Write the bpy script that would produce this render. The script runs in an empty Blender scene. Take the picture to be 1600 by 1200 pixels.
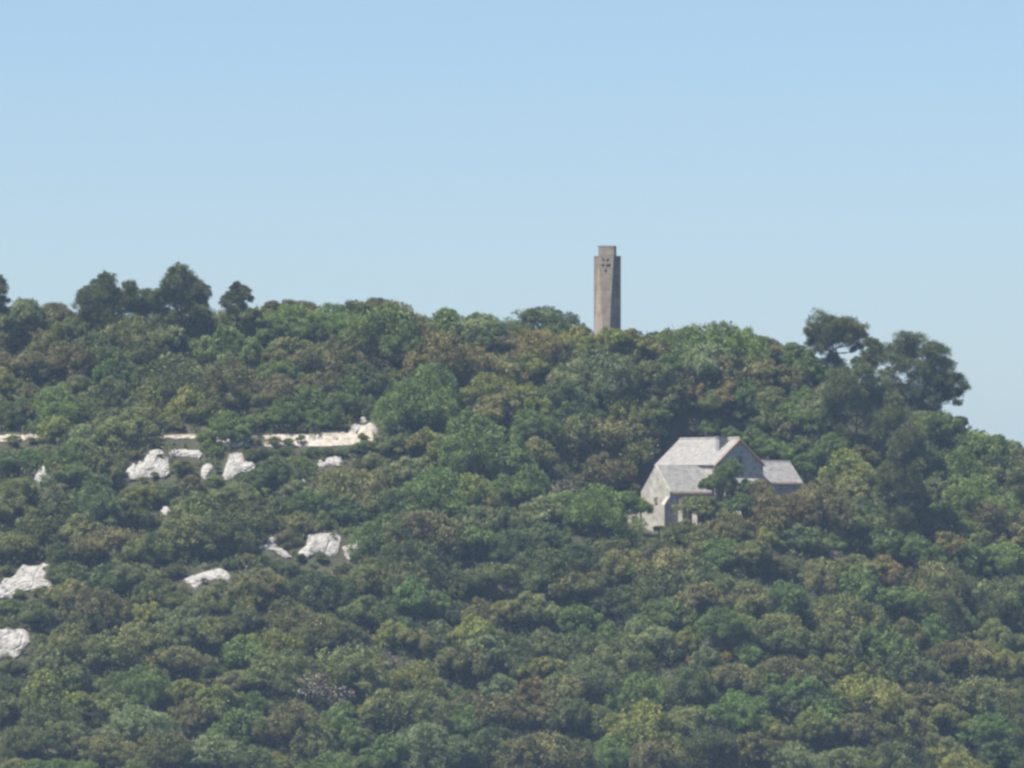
import bpy, bmesh, math, random
import numpy as np
from mathutils import Vector, Matrix, noise

random.seed(7)
rng = np.random.default_rng(11)
sc = bpy.context.scene
col = sc.collection

# ------------------------------------------------------------------ camera, sky, sun, exposure
DIST = 1000.0                 # metres from the camera to the middle of the hillside
PPM = 13.0                    # photograph pixels (1600 wide) per metre at that distance
HORIZON = 800.0               # photograph row level with the camera
cam_d = bpy.data.cameras.new('camera')
cam = bpy.data.objects.new('camera', cam_d)
col.objects.link(cam)
cam.location = (0, -DIST, 0)
cam.rotation_euler = (math.radians(90), 0, 0)
cam_d.sensor_width = 36.0
cam_d.lens = 36.0 * DIST / (1600.0 / PPM)
cam_d.shift_y = (HORIZON - 600.0) / 1600.0
cam_d.clip_start = 1.0
cam_d.clip_end = 20000.0
sc.camera = cam

SUN = Vector((-0.42, -0.24, 0.875)).normalized()
world = bpy.data.worlds.new('World')
sc.world = world
world.use_nodes = True
wn, wl = world.node_tree.nodes, world.node_tree.links
wn.clear()
sky = wn.new('ShaderNodeTexSky')
sky.sky_type = 'NISHITA'
sky.sun_disc = False
sky.sun_elevation = math.asin(SUN.z)
sky.sun_rotation = math.atan2(SUN.x, SUN.y)
sky.altitude = 3200
sky.air_density = 0.98
sky.dust_density = 6.6
sky.ozone_density = 4.0
bg = wn.new('ShaderNodeBackground')
bg.inputs['Strength'].default_value = 0.0675
wo = wn.new('ShaderNodeOutputWorld')
wl.new(sky.outputs[0], bg.inputs['Color'])
wl.new(bg.outputs[0], wo.inputs['Surface'])

sd = bpy.data.lights.new('sun', 'SUN')
sd.energy = 4.8
sd.angle = math.radians(0.53)
sd.color = (1.0, 0.94, 0.84)
so = bpy.data.objects.new('sun', sd)
col.objects.link(so)
so.rotation_euler = SUN.to_track_quat('Z', 'Y').to_euler()
so.location = (-200, -100, 300)

sc.view_settings.view_transform = 'Standard'
sc.view_settings.look = 'None'
sc.view_settings.exposure = 1.0
sc.view_settings.gamma = 1.0
sc.view_settings.use_curve_mapping = False
sc.cycles.use_denoising = True
sc.cycles.pixel_filter_type = 'BLACKMAN_HARRIS'
sc.cycles.filter_width = 2.8
sc.cycles.max_bounces = 6
sc.cycles.diffuse_bounces = 3
sc.cycles.transmission_bounces = 3
sc.cycles.transparent_max_bounces = 4
sc.cycles.volume_bounces = 0

# ------------------------------------------------------------------ helpers
def wx(px, y):
    return (px - 800.0) / PPM * (1 + y / DIST)
def wz(py, y):
    return (HORIZON - py) / PPM * (1 + y / DIST)
def to_px(x, y, z):
    k = 1 + y / DIST
    return x / k * PPM + 800, HORIZON - z / k * PPM

def mesh_np(name, verts, faces, tint=None, mat=None, smooth=False):
    """verts (N,3), faces (M,4) or (M,3) -> one mesh, optional per-face tint"""
    verts = np.asarray(verts, np.float32); faces = np.asarray(faces, np.int32)
    m = bpy.data.meshes.new(name)
    k = faces.shape[1]
    m.vertices.add(len(verts)); m.vertices.foreach_set('co', verts.ravel())
    m.loops.add(faces.size); m.loops.foreach_set('vertex_index', faces.ravel())
    m.polygons.add(len(faces)); m.polygons.foreach_set('loop_start', np.arange(0, faces.size, k, dtype=np.int32))
    m.update(calc_edges=True)
    if tint is not None:
        a = m.attributes.new('tint', 'FLOAT', 'FACE')
        a.data.foreach_set('value', np.asarray(tint, np.float32))
    if smooth:
        m.polygons.foreach_set('use_smooth', np.ones(len(faces), bool))
    if mat:
        m.materials.append(mat)
    return m

def link(name, data, parent=None, loc=None, rot=None, scale=None):
    o = bpy.data.objects.new(name, data)
    col.objects.link(o)
    if parent is not None: o.parent = parent
    if loc is not None: o.location = loc
    if rot is not None: o.rotation_euler = rot
    if scale is not None: o.scale = scale
    return o

def tag(o, label=None, cat=None, group=None, kind=None):
    if label: o['label'] = label
    if cat: o['category'] = cat
    if group: o['group'] = group
    if kind: o['kind'] = kind
    return o

class MB:
    """collects polygons for one mesh object"""
    def __init__(s): s.v = []; s.f = []
    def poly(s, pts):
        b = len(s.v); s.v += [tuple(p) for p in pts]; s.f.append(tuple(range(b, b + len(pts))))
    def prism(s, pts, d):
        """closed polygon pts extruded by vector d"""
        d = Vector(d); n = len(pts); b = len(s.v)
        s.v += [tuple(p) for p in pts] + [tuple(Vector(p) + d) for p in pts]
        s.f.append(tuple(range(b + n - 1, b - 1, -1))); s.f.append(tuple(range(b + n, b + 2 * n)))
        for i in range(n):
            j = (i + 1) % n
            s.f.append((b + i, b + j, b + n + j, b + n + i))
    def box(s, x0, x1, y0, y1, z0, z1):
        s.prism([(x0, y0, z0), (x1, y0, z0), (x1, y1, z0), (x0, y1, z0)], (0, 0, z1 - z0))
    def tube(s, pts, rad, n=6):
        rings = []
        for i, p in enumerate(pts):
            p = Vector(p)
            a = Vector(pts[max(i - 1, 0)]); c = Vector(pts[min(i + 1, len(pts) - 1)])
            t = (c - a).normalized() if (c - a).length > 1e-6 else Vector((0, 0, 1))
            u = t.cross(Vector((0.31, 0.95, 0.02))).normalized(); w = t.cross(u)
            b = len(s.v)
            for k in range(n):
                q = 2 * math.pi * k / n
                s.v.append(tuple(p + (u * math.cos(q) + w * math.sin(q)) * rad[i]))
            rings.append(b)
        for a, b in zip(rings, rings[1:]):
            for k in range(n):
                j = (k + 1) % n
                s.f.append((a + k, a + j, b + j, b + k))
        s.f.append(tuple(rings[-1] + k for k in range(n)))
    def mesh(s, name, mat, fix=True, smooth=False):
        m = bpy.data.meshes.new(name); m.from_pydata(s.v, [], s.f); m.update()
        if fix:
            bm = bmesh.new(); bm.from_mesh(m); bmesh.ops.recalc_face_normals(bm, faces=bm.faces); bm.to_mesh(m); bm.free()
        m.materials.append(mat)
        if smooth: m.polygons.foreach_set('use_smooth', np.ones(len(m.polygons), bool))
        return m
    def build(s, name, mat, parent=None, **k):
        return link(name, s.mesh(name, mat), parent, **k)

# ------------------------------------------------------------------ materials
def new_mat(name):
    m = bpy.data.materials.new(name); m.use_nodes = True
    n, l = m.node_tree.nodes, m.node_tree.links
    n.clear()
    out = n.new('ShaderNodeOutputMaterial')
    return m, n, l, out

def foliage(name, c0, c1, c2, trans=0.30, hv=0.018, vv=0.36):
    """leaf material: per-leaf and per-clump mix of three leaf colours, slight change from plant to plant"""
    m, n, l, out = new_mat(name)
    at = n.new('ShaderNodeAttribute'); at.attribute_name = 'tint'
    tc = n.new('ShaderNodeTexCoord'); oi = n.new('ShaderNodeObjectInfo')
    ad = n.new('ShaderNodeVectorMath'); ad.operation = 'ADD'
    l.new(tc.outputs['Object'], ad.inputs[0]); l.new(oi.outputs['Location'], ad.inputs[1])
    nz = n.new('ShaderNodeTexNoise'); nz.inputs['Scale'].default_value = 1.6; nz.inputs['Detail'].default_value = 2
    l.new(ad.outputs[0], nz.inputs['Vector'])
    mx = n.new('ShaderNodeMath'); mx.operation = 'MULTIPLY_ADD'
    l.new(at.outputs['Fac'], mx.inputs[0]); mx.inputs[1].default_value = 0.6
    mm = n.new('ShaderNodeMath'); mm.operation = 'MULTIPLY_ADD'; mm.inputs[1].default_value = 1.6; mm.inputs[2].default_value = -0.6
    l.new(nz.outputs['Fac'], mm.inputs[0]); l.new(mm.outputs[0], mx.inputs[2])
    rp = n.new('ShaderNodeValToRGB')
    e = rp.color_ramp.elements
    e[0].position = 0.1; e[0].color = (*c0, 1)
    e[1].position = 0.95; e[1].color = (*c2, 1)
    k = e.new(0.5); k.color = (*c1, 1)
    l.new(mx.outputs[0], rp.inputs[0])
    hs = n.new('ShaderNodeHueSaturation')
    h1 = n.new('ShaderNodeMapRange'); h1.inputs['To Min'].default_value = 0.5 - hv; h1.inputs['To Max'].default_value = 0.5 + hv
    l.new(oi.outputs['Random'], h1.inputs['Value']); l.new(h1.outputs[0], hs.inputs['Hue'])
    r2 = n.new('ShaderNodeMath'); r2.operation = 'MULTIPLY'; r2.inputs[1].default_value = 7.13
    r3 = n.new('ShaderNodeMath'); r3.operation = 'FRACT'
    l.new(oi.outputs['Random'], r2.inputs[0]); l.new(r2.outputs[0], r3.inputs[0])
    h2 = n.new('ShaderNodeMapRange'); h2.inputs['To Min'].default_value = 1 - vv * 0.5; h2.inputs['To Max'].default_value = 1 + vv * 0.5
    l.new(r3.outputs[0], h2.inputs['Value']); l.new(h2.outputs[0], hs.inputs['Value'])
    l.new(rp.outputs[0], hs.inputs['Color'])
    bs = n.new('ShaderNodeBsdfPrincipled'); bs.inputs['Roughness'].default_value = 0.62
    bs.inputs['Specular IOR Level'].default_value = 0.25
    l.new(hs.outputs[0], bs.inputs['Base Color'])
    tr = n.new('ShaderNodeBsdfTranslucent'); l.new(hs.outputs[0], tr.inputs['Color'])
    ms = n.new('ShaderNodeMixShader'); ms.inputs[0].default_value = trans
    l.new(bs.outputs[0], ms.inputs[1]); l.new(tr.outputs[0], ms.inputs[2])
    l.new(ms.outputs[0], out.inputs['Surface'])
    return m

def stone(name, ca, cb, cc, scale=1.2, bump=0.25, bscale=5.0, rough=0.9, brick=None):
    m, n, l, out = new_mat(name)
    tc = n.new('ShaderNodeTexCoord')
    nz = n.new('ShaderNodeTexNoise'); nz.inputs['Scale'].default_value = scale; nz.inputs['Detail'].default_value = 6
    nz.inputs['Roughness'].default_value = 0.65
    l.new(tc.outputs['Object'], nz.inputs['Vector'])
    rp = n.new('ShaderNodeValToRGB'); e = rp.color_ramp.elements
    e[0].position = 0.3; e[0].color = (*ca, 1); e[1].position = 0.72; e[1].color = (*cc, 1)
    k = e.new(0.52); k.color = (*cb, 1)
    l.new(nz.outputs['Fac'], rp.inputs[0])
    colr = rp.outputs[0]
    n2 = n.new('ShaderNodeTexNoise'); n2.inputs['Scale'].default_value = bscale; n2.inputs['Detail'].default_value = 5
    l.new(tc.outputs['Object'], n2.inputs['Vector'])
    h = n2.outputs['Fac']
    if brick:
        bt = n.new('ShaderNodeTexBrick')
        bt.inputs['Scale'].default_value = 1.0
        bt.inputs['Brick Width'].default_value = brick[0]; bt.inputs['Row Height'].default_value = brick[1]
        bt.inputs['Mortar Size'].default_value = 0.02; bt.inputs['Mortar Smooth'].default_value = 0.4
        bt.inputs['Color1'].default_value = (1.12, 1.1, 1.06, 1); bt.inputs['Color2'].default_value = (0.78, 0.77, 0.77, 1)
        bt.inputs['Mortar'].default_value = (0.72, 0.7, 0.68, 1)
        sx = n.new('ShaderNodeSeparateXYZ'); l.new(tc.outputs['Object'], sx.inputs[0])
        a1 = n.new('ShaderNodeMath'); a1.operation = 'ADD'; l.new(sx.outputs[0], a1.inputs[0]); l.new(sx.outputs[1], a1.inputs[1])
        cx = n.new('ShaderNodeCombineXYZ'); l.new(a1.outputs[0], cx.inputs[0]); l.new(sx.outputs[2], cx.inputs[1])
        l.new(cx.outputs[0], bt.inputs['Vector'])
        mu = n.new('ShaderNodeMix'); mu.data_type = 'RGBA'; mu.blend_type = 'MULTIPLY'; mu.inputs[0].default_value = brick[2]
        l.new(colr, mu.inputs[6]); l.new(bt.outputs['Color'], mu.inputs[7]); colr = mu.outputs[2]
        sb = n.new('ShaderNodeMath'); sb.operation = 'MULTIPLY_ADD'; sb.inputs[1].default_value = -0.8
        l.new(bt.outputs['Fac'], sb.inputs[0]); l.new(h, sb.inputs[2]); h = sb.outputs[0]
    bp = n.new('ShaderNodeBump'); bp.inputs['Strength'].default_value = bump; bp.inputs['Distance'].default_value = 0.15
    l.new(h, bp.inputs['Height'])
    bs = n.new('ShaderNodeBsdfPrincipled'); bs.inputs['Roughness'].default_value = rough
    bs.inputs['Specular IOR Level'].default_value = 0.2
    l.new(colr, bs.inputs['Base Color']); l.new(bp.outputs[0], bs.inputs['Normal'])
    l.new(bs.outputs[0], out.inputs['Surface'])
    return m

FOL = {
    'O': foliage('olive_leaves', (0.081, 0.098, 0.031), (0.158, 0.178, 0.057), (0.251, 0.262, 0.096)),
    'D': foliage('dark_leaves', (0.056, 0.082, 0.029), (0.104, 0.137, 0.045), (0.181, 0.214, 0.075)),
    'S': foliage('sage_leaves', (0.097, 0.128, 0.047), (0.181, 0.214, 0.086), (0.277, 0.308, 0.135)),
    'T': foliage('tan_leaves', (0.093, 0.098, 0.033), (0.181, 0.180, 0.063), (0.282, 0.269, 0.108), hv=.012),
    'B': foliage('brown_leaves', (0.081, 0.084, 0.031), (0.156, 0.153, 0.057), (0.240, 0.223, 0.094), hv=.012),
    'R': foliage('rust_leaves', (0.099, 0.091, 0.031), (0.194, 0.169, 0.055), (0.288, 0.239, 0.088), hv=.012),
    'G': foliage('green_leaves', (0.081, 0.123, 0.031), (0.138, 0.205, 0.051), (0.212, 0.285, 0.084), trans=.36, hv=.014),
    'L': foliage('lime_leaves', (0.102, 0.160, 0.033), (0.175, 0.257, 0.053), (0.266, 0.353, 0.090), trans=.4, hv=.01),
    'Y': foliage('yellow_green_leaves', (0.104, 0.123, 0.029), (0.197, 0.219, 0.051), (0.299, 0.310, 0.088), hv=.014),
    'K': foliage('dry_twigs', (0.090, 0.084, 0.057), (0.147, 0.135, 0.096), (0.220, 0.199, 0.148), trans=.05, hv=.012),
    'b': foliage('broom_flowers', (0.158, 0.148, 0.026), (0.339, 0.251, 0.026), (0.475, 0.353, 0.046), hv=.015),
    'r': foliage('red_leaves', (0.192, 0.091, 0.047), (0.362, 0.154, 0.084), (0.452, 0.239, 0.133), hv=.015),
    'P': foliage('pine_needles', (0.059, 0.080, 0.027), (0.108, 0.132, 0.043), (0.203, 0.210, 0.075), trans=.15, hv=.010, vv=.2),
    'U': foliage('scrub_leaves', (0.063, 0.082, 0.028), (0.122, 0.141, 0.048), (0.209, 0.217, 0.082)),
}
M_BARK = stone('bark', (.05, .042, .035), (.09, .075, .06), (.15, .13, .11), 3, .3)
M_ROCK = stone('limestone', (.12, .118, .11), (.335, .325, .305), (.42, .41, .385), 1.5, .6, 3.5)
M_BANK = stone('pale_earth', (.24, .205, .16), (.365, .335, .285), (.43, .405, .36), 1.2, .4, 5)
M_SOIL = stone('forest_floor', (.03, .034, .018), (.048, .050, .028), (.075, .070, .042), .25, .4, 2)
M_TOWER = stone('tower_stone', (.215, .178, .140), (.305, .258, .208), (.375, .325, .27), .7, .35, 6, brick=(1.1, .42, .55))
M_WALL = stone('rubble_wall', (.25, .235, .205), (.40, .38, .34), (.50, .48, .44), 1.3, .5, 6, brick=(.7, .3, .35))
M_ROOF = stone('stone_slab_roof', (.175, .170, .160), (.268, .262, .250), (.335, .327, .314), 1.6, .4, 7)
M_ROOFG = stone('grey_slab_roof', (.165, .163, .157), (.255, .251, .243), (.32, .315, .306), 1.6, .4, 7)  # slightly darker, greyer version of the slab roof stone
M_TERRA = stone('terracotta_edge', (.36, .22, .13), (.46, .30, .19), (.55, .38, .26), 4, .3)
M_WOOD = stone('dark_wood', (.04, .03, .025), (.06, .045, .035), (.09, .07, .05), 4, .3)
gm, gn, gl, go = new_mat('window_glass')
gb = gn.new('ShaderNodeBsdfPrincipled'); gb.inputs['Base Color'].default_value = (.02, .025, .03, 1); gb.inputs['Roughness'].default_value = .15
gl.new(gb.outputs[0], go.inputs['Surface']); M_GLASS = gm

# ------------------------------------------------------------------ terrain
SKY_X = np.array([-1600, 0, 200, 400, 600, 700, 800, 900, 1000, 1100, 1200, 1300, 1400, 1500, 1600, 1900, 2600])
SKY_Y = np.array([520, 472, 472, 468, 474, 486, 498, 506, 508, 492, 522, 556, 602, 648, 697, 800, 960])
GAP = 34.0                                   # crown tops stand about this far above the ridge
YR, SL, RW = 60.0, 0.56, 9.0
HOUSE = (24.6, 23.3)
def _cl(v): return np.minimum(np.maximum(v, 0), 1)
def terrain(x, y):
    x = np.asarray(x, float); y = np.asarray(y, float)
    px = x / (1 + YR / DIST) * PPM + 800
    R = (HORIZON - (np.interp(px, SKY_X, SKY_Y) + GAP)) / PPM * (1 + YR / DIST)
    t = YR - y
    q = np.sqrt(t * t + RW * RW) - RW
    h = R - np.where(t > 0, SL, 0.40) * q
    h = h + 0.5 * np.sin(x * .21 + 1.3 * np.sin(y * .11)) * np.sin(y * .17 + .6 * np.sin(x * .13)) + .25 * np.sin(x * .53 + y * .31)
    d = np.hypot(x - HOUSE[0], (y - HOUSE[1]) * 1.0)
    m = _cl((21.0 - d) / 9.0); m = m * m * (3 - 2 * m)
    plat = -2.6 + 0.20 * (y - 15)
    h = h * (1 - m) + plat * m
    # valley floor, and the slope the camera stands on
    h = np.maximum(h, -85.0 + 3 * np.sin(x * .004) * np.sin(y * .005))
    c = -1.7 - 0.36 * np.abs(y + DIST) - 0.0004 * np.abs(x)
    return np.maximum(h, np.where(y < -600, c, -1e9))

def axis(lo, hi, step, far, growth=1.25):
    a = list(np.arange(lo, hi + 1e-6, step))
    s = step
    while a[-1] < far: s *= growth; a.append(a[-1] + s)
    s = step
    while a[0] > -far: s *= growth; a.insert(0, a[0] - s)
    return np.array(a)
ax = axis(-80, 80, 1.25, 3000); ay = axis(-60, 95, 1.25, 3000)
ay = np.sort(np.concatenate([ay, np.arange(-1240, -700, 20.0)]))
gx, gy = np.meshgrid(ax, ay)
gz = terrain(gx, gy)
nx, ny = len(ax), len(ay)
idx = np.arange(nx * ny).reshape(ny, nx)
quads = np.stack([idx[:-1, :-1], idx[:-1, 1:], idx[1:, 1:], idx[1:, :-1]], -1).reshape(-1, 4)
ground = link('ground', mesh_np('ground', np.stack([gx, gy, gz], -1).reshape(-1, 3), quads, mat=M_SOIL, smooth=True))
tag(ground, 'dark leaf littered forest floor of the wooded hill', 'ground', kind='structure')

YS = np.arange(-130, 130, 0.2)
def hit(px, py, off=0.0):
    """where the line of sight through a photograph point comes within off metres above the ground"""
    X = wx(px, YS); Z = wz(py, YS)
    g = terrain(X, YS) + off - Z
    i = np.argmax(g >= 0)
    if g[i] < 0:
        i = int(np.argmax(g))
    return float(YS[i])

# ------------------------------------------------------------------ things to keep clear (photograph coordinates)
ROCKS = [
 # name-outline, label
 ([(195,742),(198,732),(206,726),(209,721),(213,727),(218,719),(224,722),(226,714),(230,705),(243,701),(255,703),(258,712),(264,716),(266,740),(258,748),(244,744),(232,748),(212,752),(198,752)],
  'large broken white limestone outcrop with dark vertical crack below the pale track'),
 ([(262,708),(270,701),(292,702),(312,703),(318,710),(312,717),(290,714),(268,714)],
  'long flat white rock ledge adjoining the cracked limestone outcrop'),
 ([(313,738),(315,728),(322,722),(331,723),(333,731),(328,740),(320,752),(315,750)],
  'smooth rounded white rock, leftmost of the pair below the track'),
 ([(347,742),(352,727),(356,718),(357,709),(366,706),(379,708),(384,720),(397,721),(400,732),(392,737),(376,739),(366,748),(352,752)],
  'blocky grey white rock pile with stepped top under the pale track'),
 ([(53,748),(56,740),(66,727),(76,725),(84,733),(80,744),(74,756),(60,756)],
  'small tilted white boulder alone among oaks near the left edge'),
 ([(-12,916),(0,912),(6,903),(18,902),(26,893),(36,881),(46,884),(56,882),(70,879),(78,882),(78,893),(82,903),(80,922),(70,918),(56,926),(40,924),(34,932),(18,936),(-12,936)],
  'biggest bright white limestone slab at the left edge of the hillside'),
 ([(-10,984),(0,982),(12,978),(18,983),(36,981),(45,988),(48,1005),(40,1012),(30,1026),(24,1030),(14,1024),(2,1032),(-10,1034)],
  'bright white limestone rock at the left edge, lower of the two'),
 ([(285,906),(295,900),(312,895),(330,890),(345,887),(354,892),(363,901),(356,907),(340,905),(326,908),(312,914),(306,922),(296,914)],
  'low jagged white rock ridge half hidden by olive bushes'),
 ([(395,860),(404,852),(418,845),(424,838),(432,838),(433,854),(440,856),(447,860),(452,866),(458,870),(450,874),(440,870),(428,862),(412,858),(402,862)],
  'tan and white sloping rock, leftmost of the broken three part outcrop'),
 ([(458,874),(462,868),(470,858),(478,852),(480,842),(478,835),(500,831),(515,833),(525,832),(533,840),(531,856),(527,868),(516,872),(500,864),(486,870),(476,876),(470,872)],
  'tall grey white rock in the middle of the broken three part outcrop'),
 ([(534,854),(546,850),(558,844),(570,839),(573,848),(564,858),(554,868),(546,878),(538,870)],
  'bright white wedge shaped rock, rightmost of the broken three part outcrop'),
 ([(494,726),(500,715),(506,722),(511,714),(522,711),(533,711),(536,724),(530,730),(514,728),(500,732)],
  'small domed white rock in shade just under the pale track bank'),
 ([(250,798),(255,790),(262,791),(271,800),(264,806),(255,804)],
  'small white stone showing between olive oaks below the large outcrop'),
 ([(1234,910),(1236,900),(1240,892),(1243,898),(1241,908)],
  'narrow upright white stone in the oaks below the chapel'),
 ([(1266,922),(1270,917),(1275,925),(1277,933),(1271,931)],
  'tiny white stone lying below the narrow upright stone'),
 ([(470,752),(474,746),(479,749),(477,758),(472,758)],
  'tiny white stone under the bright green oak below the track'),
 ([(546,670),(552,661),(562,663),(566,670),(556,676)], 'greyish white stone, lowest left of the scree above the track end'),
 ([(560,656),(567,649),(575,653),(572,661),(563,662)], 'grey stone in the middle of the scree above the track end'),
 ([(574,670),(580,660),(590,662),(592,671),(582,676)], 'pale stone at the right foot of the scree above the track end'),
 ([(578,650),(584,643),(590,648),(588,656),(581,657)], 'pale stone at the top of the scree beside the red bush'),
 ([(1118,902),(1120,896),(1124,898),(1123,904)],
  'very small white stone among olive oaks below the chapel roofs'),
 ([(147,1070),(152,1064),(158,1068),(157,1076),(150,1077)],
  'small white stone among bushes in the lower left of the hillside'),
 ([(526,955),(529,947),(534,950),(532,962),(527,963)],
  'small pale stone under the darkest round oak below the outcrops'),
]
TRACK_T = [(-20,680),(20,679),(68,678),(90,686),(180,686),(250,680),(320,678),(350,683),(390,681),(430,679),(470,678),(505,677),(530,675),(560,667),(594,655)]
TRACK_B = [(-20,690),(20,690),(68,686),(90,690),(180,689),(250,685),(320,685),(350,698),(390,698),(430,698),(470,697),(505,697),(530,696),(560,694),(594,686)]
CLEARS = [r[0] for r in ROCKS] + [
 [(378,682),(430,680),(500,678),(560,672),(592,664),(592,684),(560,697),(470,699),(400,699)],
 [(-10,676),(68,676),(66,690),(-10,692)], [(256,675),(322,675),(322,686),(256,686)],
 [(1025,727),(1066,684),(1156,685),(1197,722),(1238,721),(1257,755),(1212,755),(1195,740),(1170,725),(1118,728),(1112,768),(1070,770),(1063,800),(1045,800),(1040,826),(1000,832),(985,800),(1000,768)],
 [(928,385),(970,385),(970,500),(928,500)],
 [(946,826),(985,826),(985,834),(946,834)],
]
RS = 4
RW_, RH_ = 1600 // RS, 1200 // RS
PXG, PYG = np.meshgrid((np.arange(RW_) + .5) * RS, (np.arange(RH_) + .5) * RS)
def inpoly(X, Y, P):
    r = np.zeros(X.shape, bool); n = len(P)
    for i in range(n):
        x0, y0 = P[i]; x1, y1 = P[(i + 1) % n]
        if y0 == y1: continue
        c = ((y0 > Y) != (y1 > Y)) & (X < (x1 - x0) * (Y - y0) / (y1 - y0) + x0)
        r ^= c
    return r
clear = np.zeros((RH_, RW_), bool)
for P in CLEARS: clear |= inpoly(PXG, PYG, P)
def is_clear(px, py):
    i, j = int(py // RS), int(px // RS)
    return 0 <= i < RH_ and 0 <= j < RW_ and clear[i, j]

# ------------------------------------------------------------------ rocks: outline grown into a thick relief that sits in the slope
def rock(P, label, seed):
    P = np.array(P, float)
    st = 1.1
    X, Y = np.meshgrid(np.arange(P[:, 0].min() - st, P[:, 0].max() + 2 * st, st), np.arange(P[:, 1].min() - st, P[:, 1].max() + 2 * st, st))
    X = X + rng.uniform(-.3, .3, X.shape); Y = Y + rng.uniform(-.3, .3, Y.shape)
    ins = inpoly(X, Y, P.tolist())
    # distance to the outline, in pixels
    D = np.full(X.shape, 1e9)
    for i in range(len(P)):
        a, b = P[i], P[(i + 1) % len(P)]
        ab = b - a; L2 = max(ab @ ab, 1e-9)
        t = np.clip(((X - a[0]) * ab[0] + (Y - a[1]) * ab[1]) / L2, 0, 1)
        D = np.minimum(D, np.hypot(X - a[0] - t * ab[0], Y - a[1] - t * ab[1]))
    vid = -np.ones(X.shape, int); V = []
    cells = []
    for i in range(X.shape[0] - 1):
        for j in range(X.shape[1] - 1):
            if ins[i, j] and ins[i + 1, j] and ins[i, j + 1] and ins[i + 1, j + 1]: cells.append((i, j))
    if not cells: return
    size = min(np.ptp(P[:, 0]), np.ptp(P[:, 1])) / PPM
    def vert(i, j):
        if vid[i, j] < 0:
            px, py = X[i, j], Y[i, j]
            yh = hit(px, py)
            q = Vector((px / PPM, py / PPM, seed * 7.7))
            n1 = noise.noise(q * .55) ; n2 = noise.noise(q * 1.5)
            vd = noise.voronoi(q * .5)[0]; crack = min(1, (vd[1] - vd[0]) * 6)
            vd2 = noise.voronoi(q * 1.9)[0]; crack2 = min(1, (vd2[1] - vd2[0]) * 4)
            bulge = min(.85, .2 + .38 * size) * (1 - math.exp(-D[i, j] / PPM / .35))
            up = bulge * (.62 + .38 * crack) * (1 + .5 * n1) + .12 * n2 + .07 * crack2 + .22 * vd[0]
            up = max(up, .05)
            y = yh - up * 1.1
            vid[i, j] = len(V); V.append((wx(px, y), y, wz(py, y)))
        return int(vid[i, j])
    F = [(vert(i + 1, j), vert(i + 1, j + 1), vert(i, j + 1), vert(i, j)) for i, j in cells]
    cen = Vector(np.mean(np.array(V), 0)) ; 
    m = bpy.data.meshes.new('limestone_rock')
    m.from_pydata([tuple(Vector(v) - cen) for v in V], [], F); m.update()
    bm = bmesh.new(); bm.from_mesh(m)
    be = [e for e in bm.edges if e.is_boundary]
    r = bmesh.ops.extrude_edge_only(bm, edges=be)
    for v in r['geom']:
        if isinstance(v, bmesh.types.BMVert): v.co += Vector((0, 1.6, -.7))
    bmesh.ops.recalc_face_normals(bm, faces=bm.faces)
    bm.to_mesh(m); bm.free()
    m.materials.append(M_ROCK)
    o = link('limestone_rock', m, loc=cen)
    tag(o, label, 'rock', 'white limestone rocks on the hillside')
for k, (P, lab) in enumerate(ROCKS): rock(P, lab, k + 1)

# ------------------------------------------------------------------ the pale dirt track with its cut bank
def track():
    xs = np.arange(-18, 594, 3.0)
    tx, ty = np.array(TRACK_T, float).T; bx_, by = np.array(TRACK_B, float).T
    V = []; F = []
    nrow = 9
    for i, x in enumerate(xs):
        t, b = np.interp(x, tx, ty), np.interp(x, bx_, by)
        t += 2.2 * noise.noise(Vector((x * .12, 3, 0))); b += 1.6 * noise.noise(Vector((x * .1, 9, 0)))
        for k in range(nrow):
            s = k / (nrow - 1); py = t + (b - t) * s
            y = hit(x, py) - .25 - .35 * noise.noise(Vector((x * .13, py * .2, 1))) - .2 * abs(noise.noise(Vector((x * .4, py * .5, 4))))
            V.append((wx(x, y), y, wz(py, y)))
        # front lip: drops under the edge
        x0, y0, z0 = V[-1]
        V.append((x0, y0 + .35, z0 - .55)); V.append((x0, y0 + 2.2, z0 - .8))
    n = nrow + 2
    for i in range(len(xs) - 1):
        for k in range(n - 1):
            a = i * n + k
            F.append((a, a + 1, a + n + 1, a + n))
    m = bpy.data.meshes.new('dirt_track'); m.from_pydata(V, [], F); m.update(); m.materials.append(M_BANK)
    bm = bmesh.new(); bm.from_mesh(m); bmesh.ops.recalc_face_normals(bm, faces=bm.faces); bm.to_mesh(m); bm.free()
    o = link('dirt_track', m)
    tag(o, 'pale dirt track bank running along the hillside under the oaks', 'track', kind='structure')
track()

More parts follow.
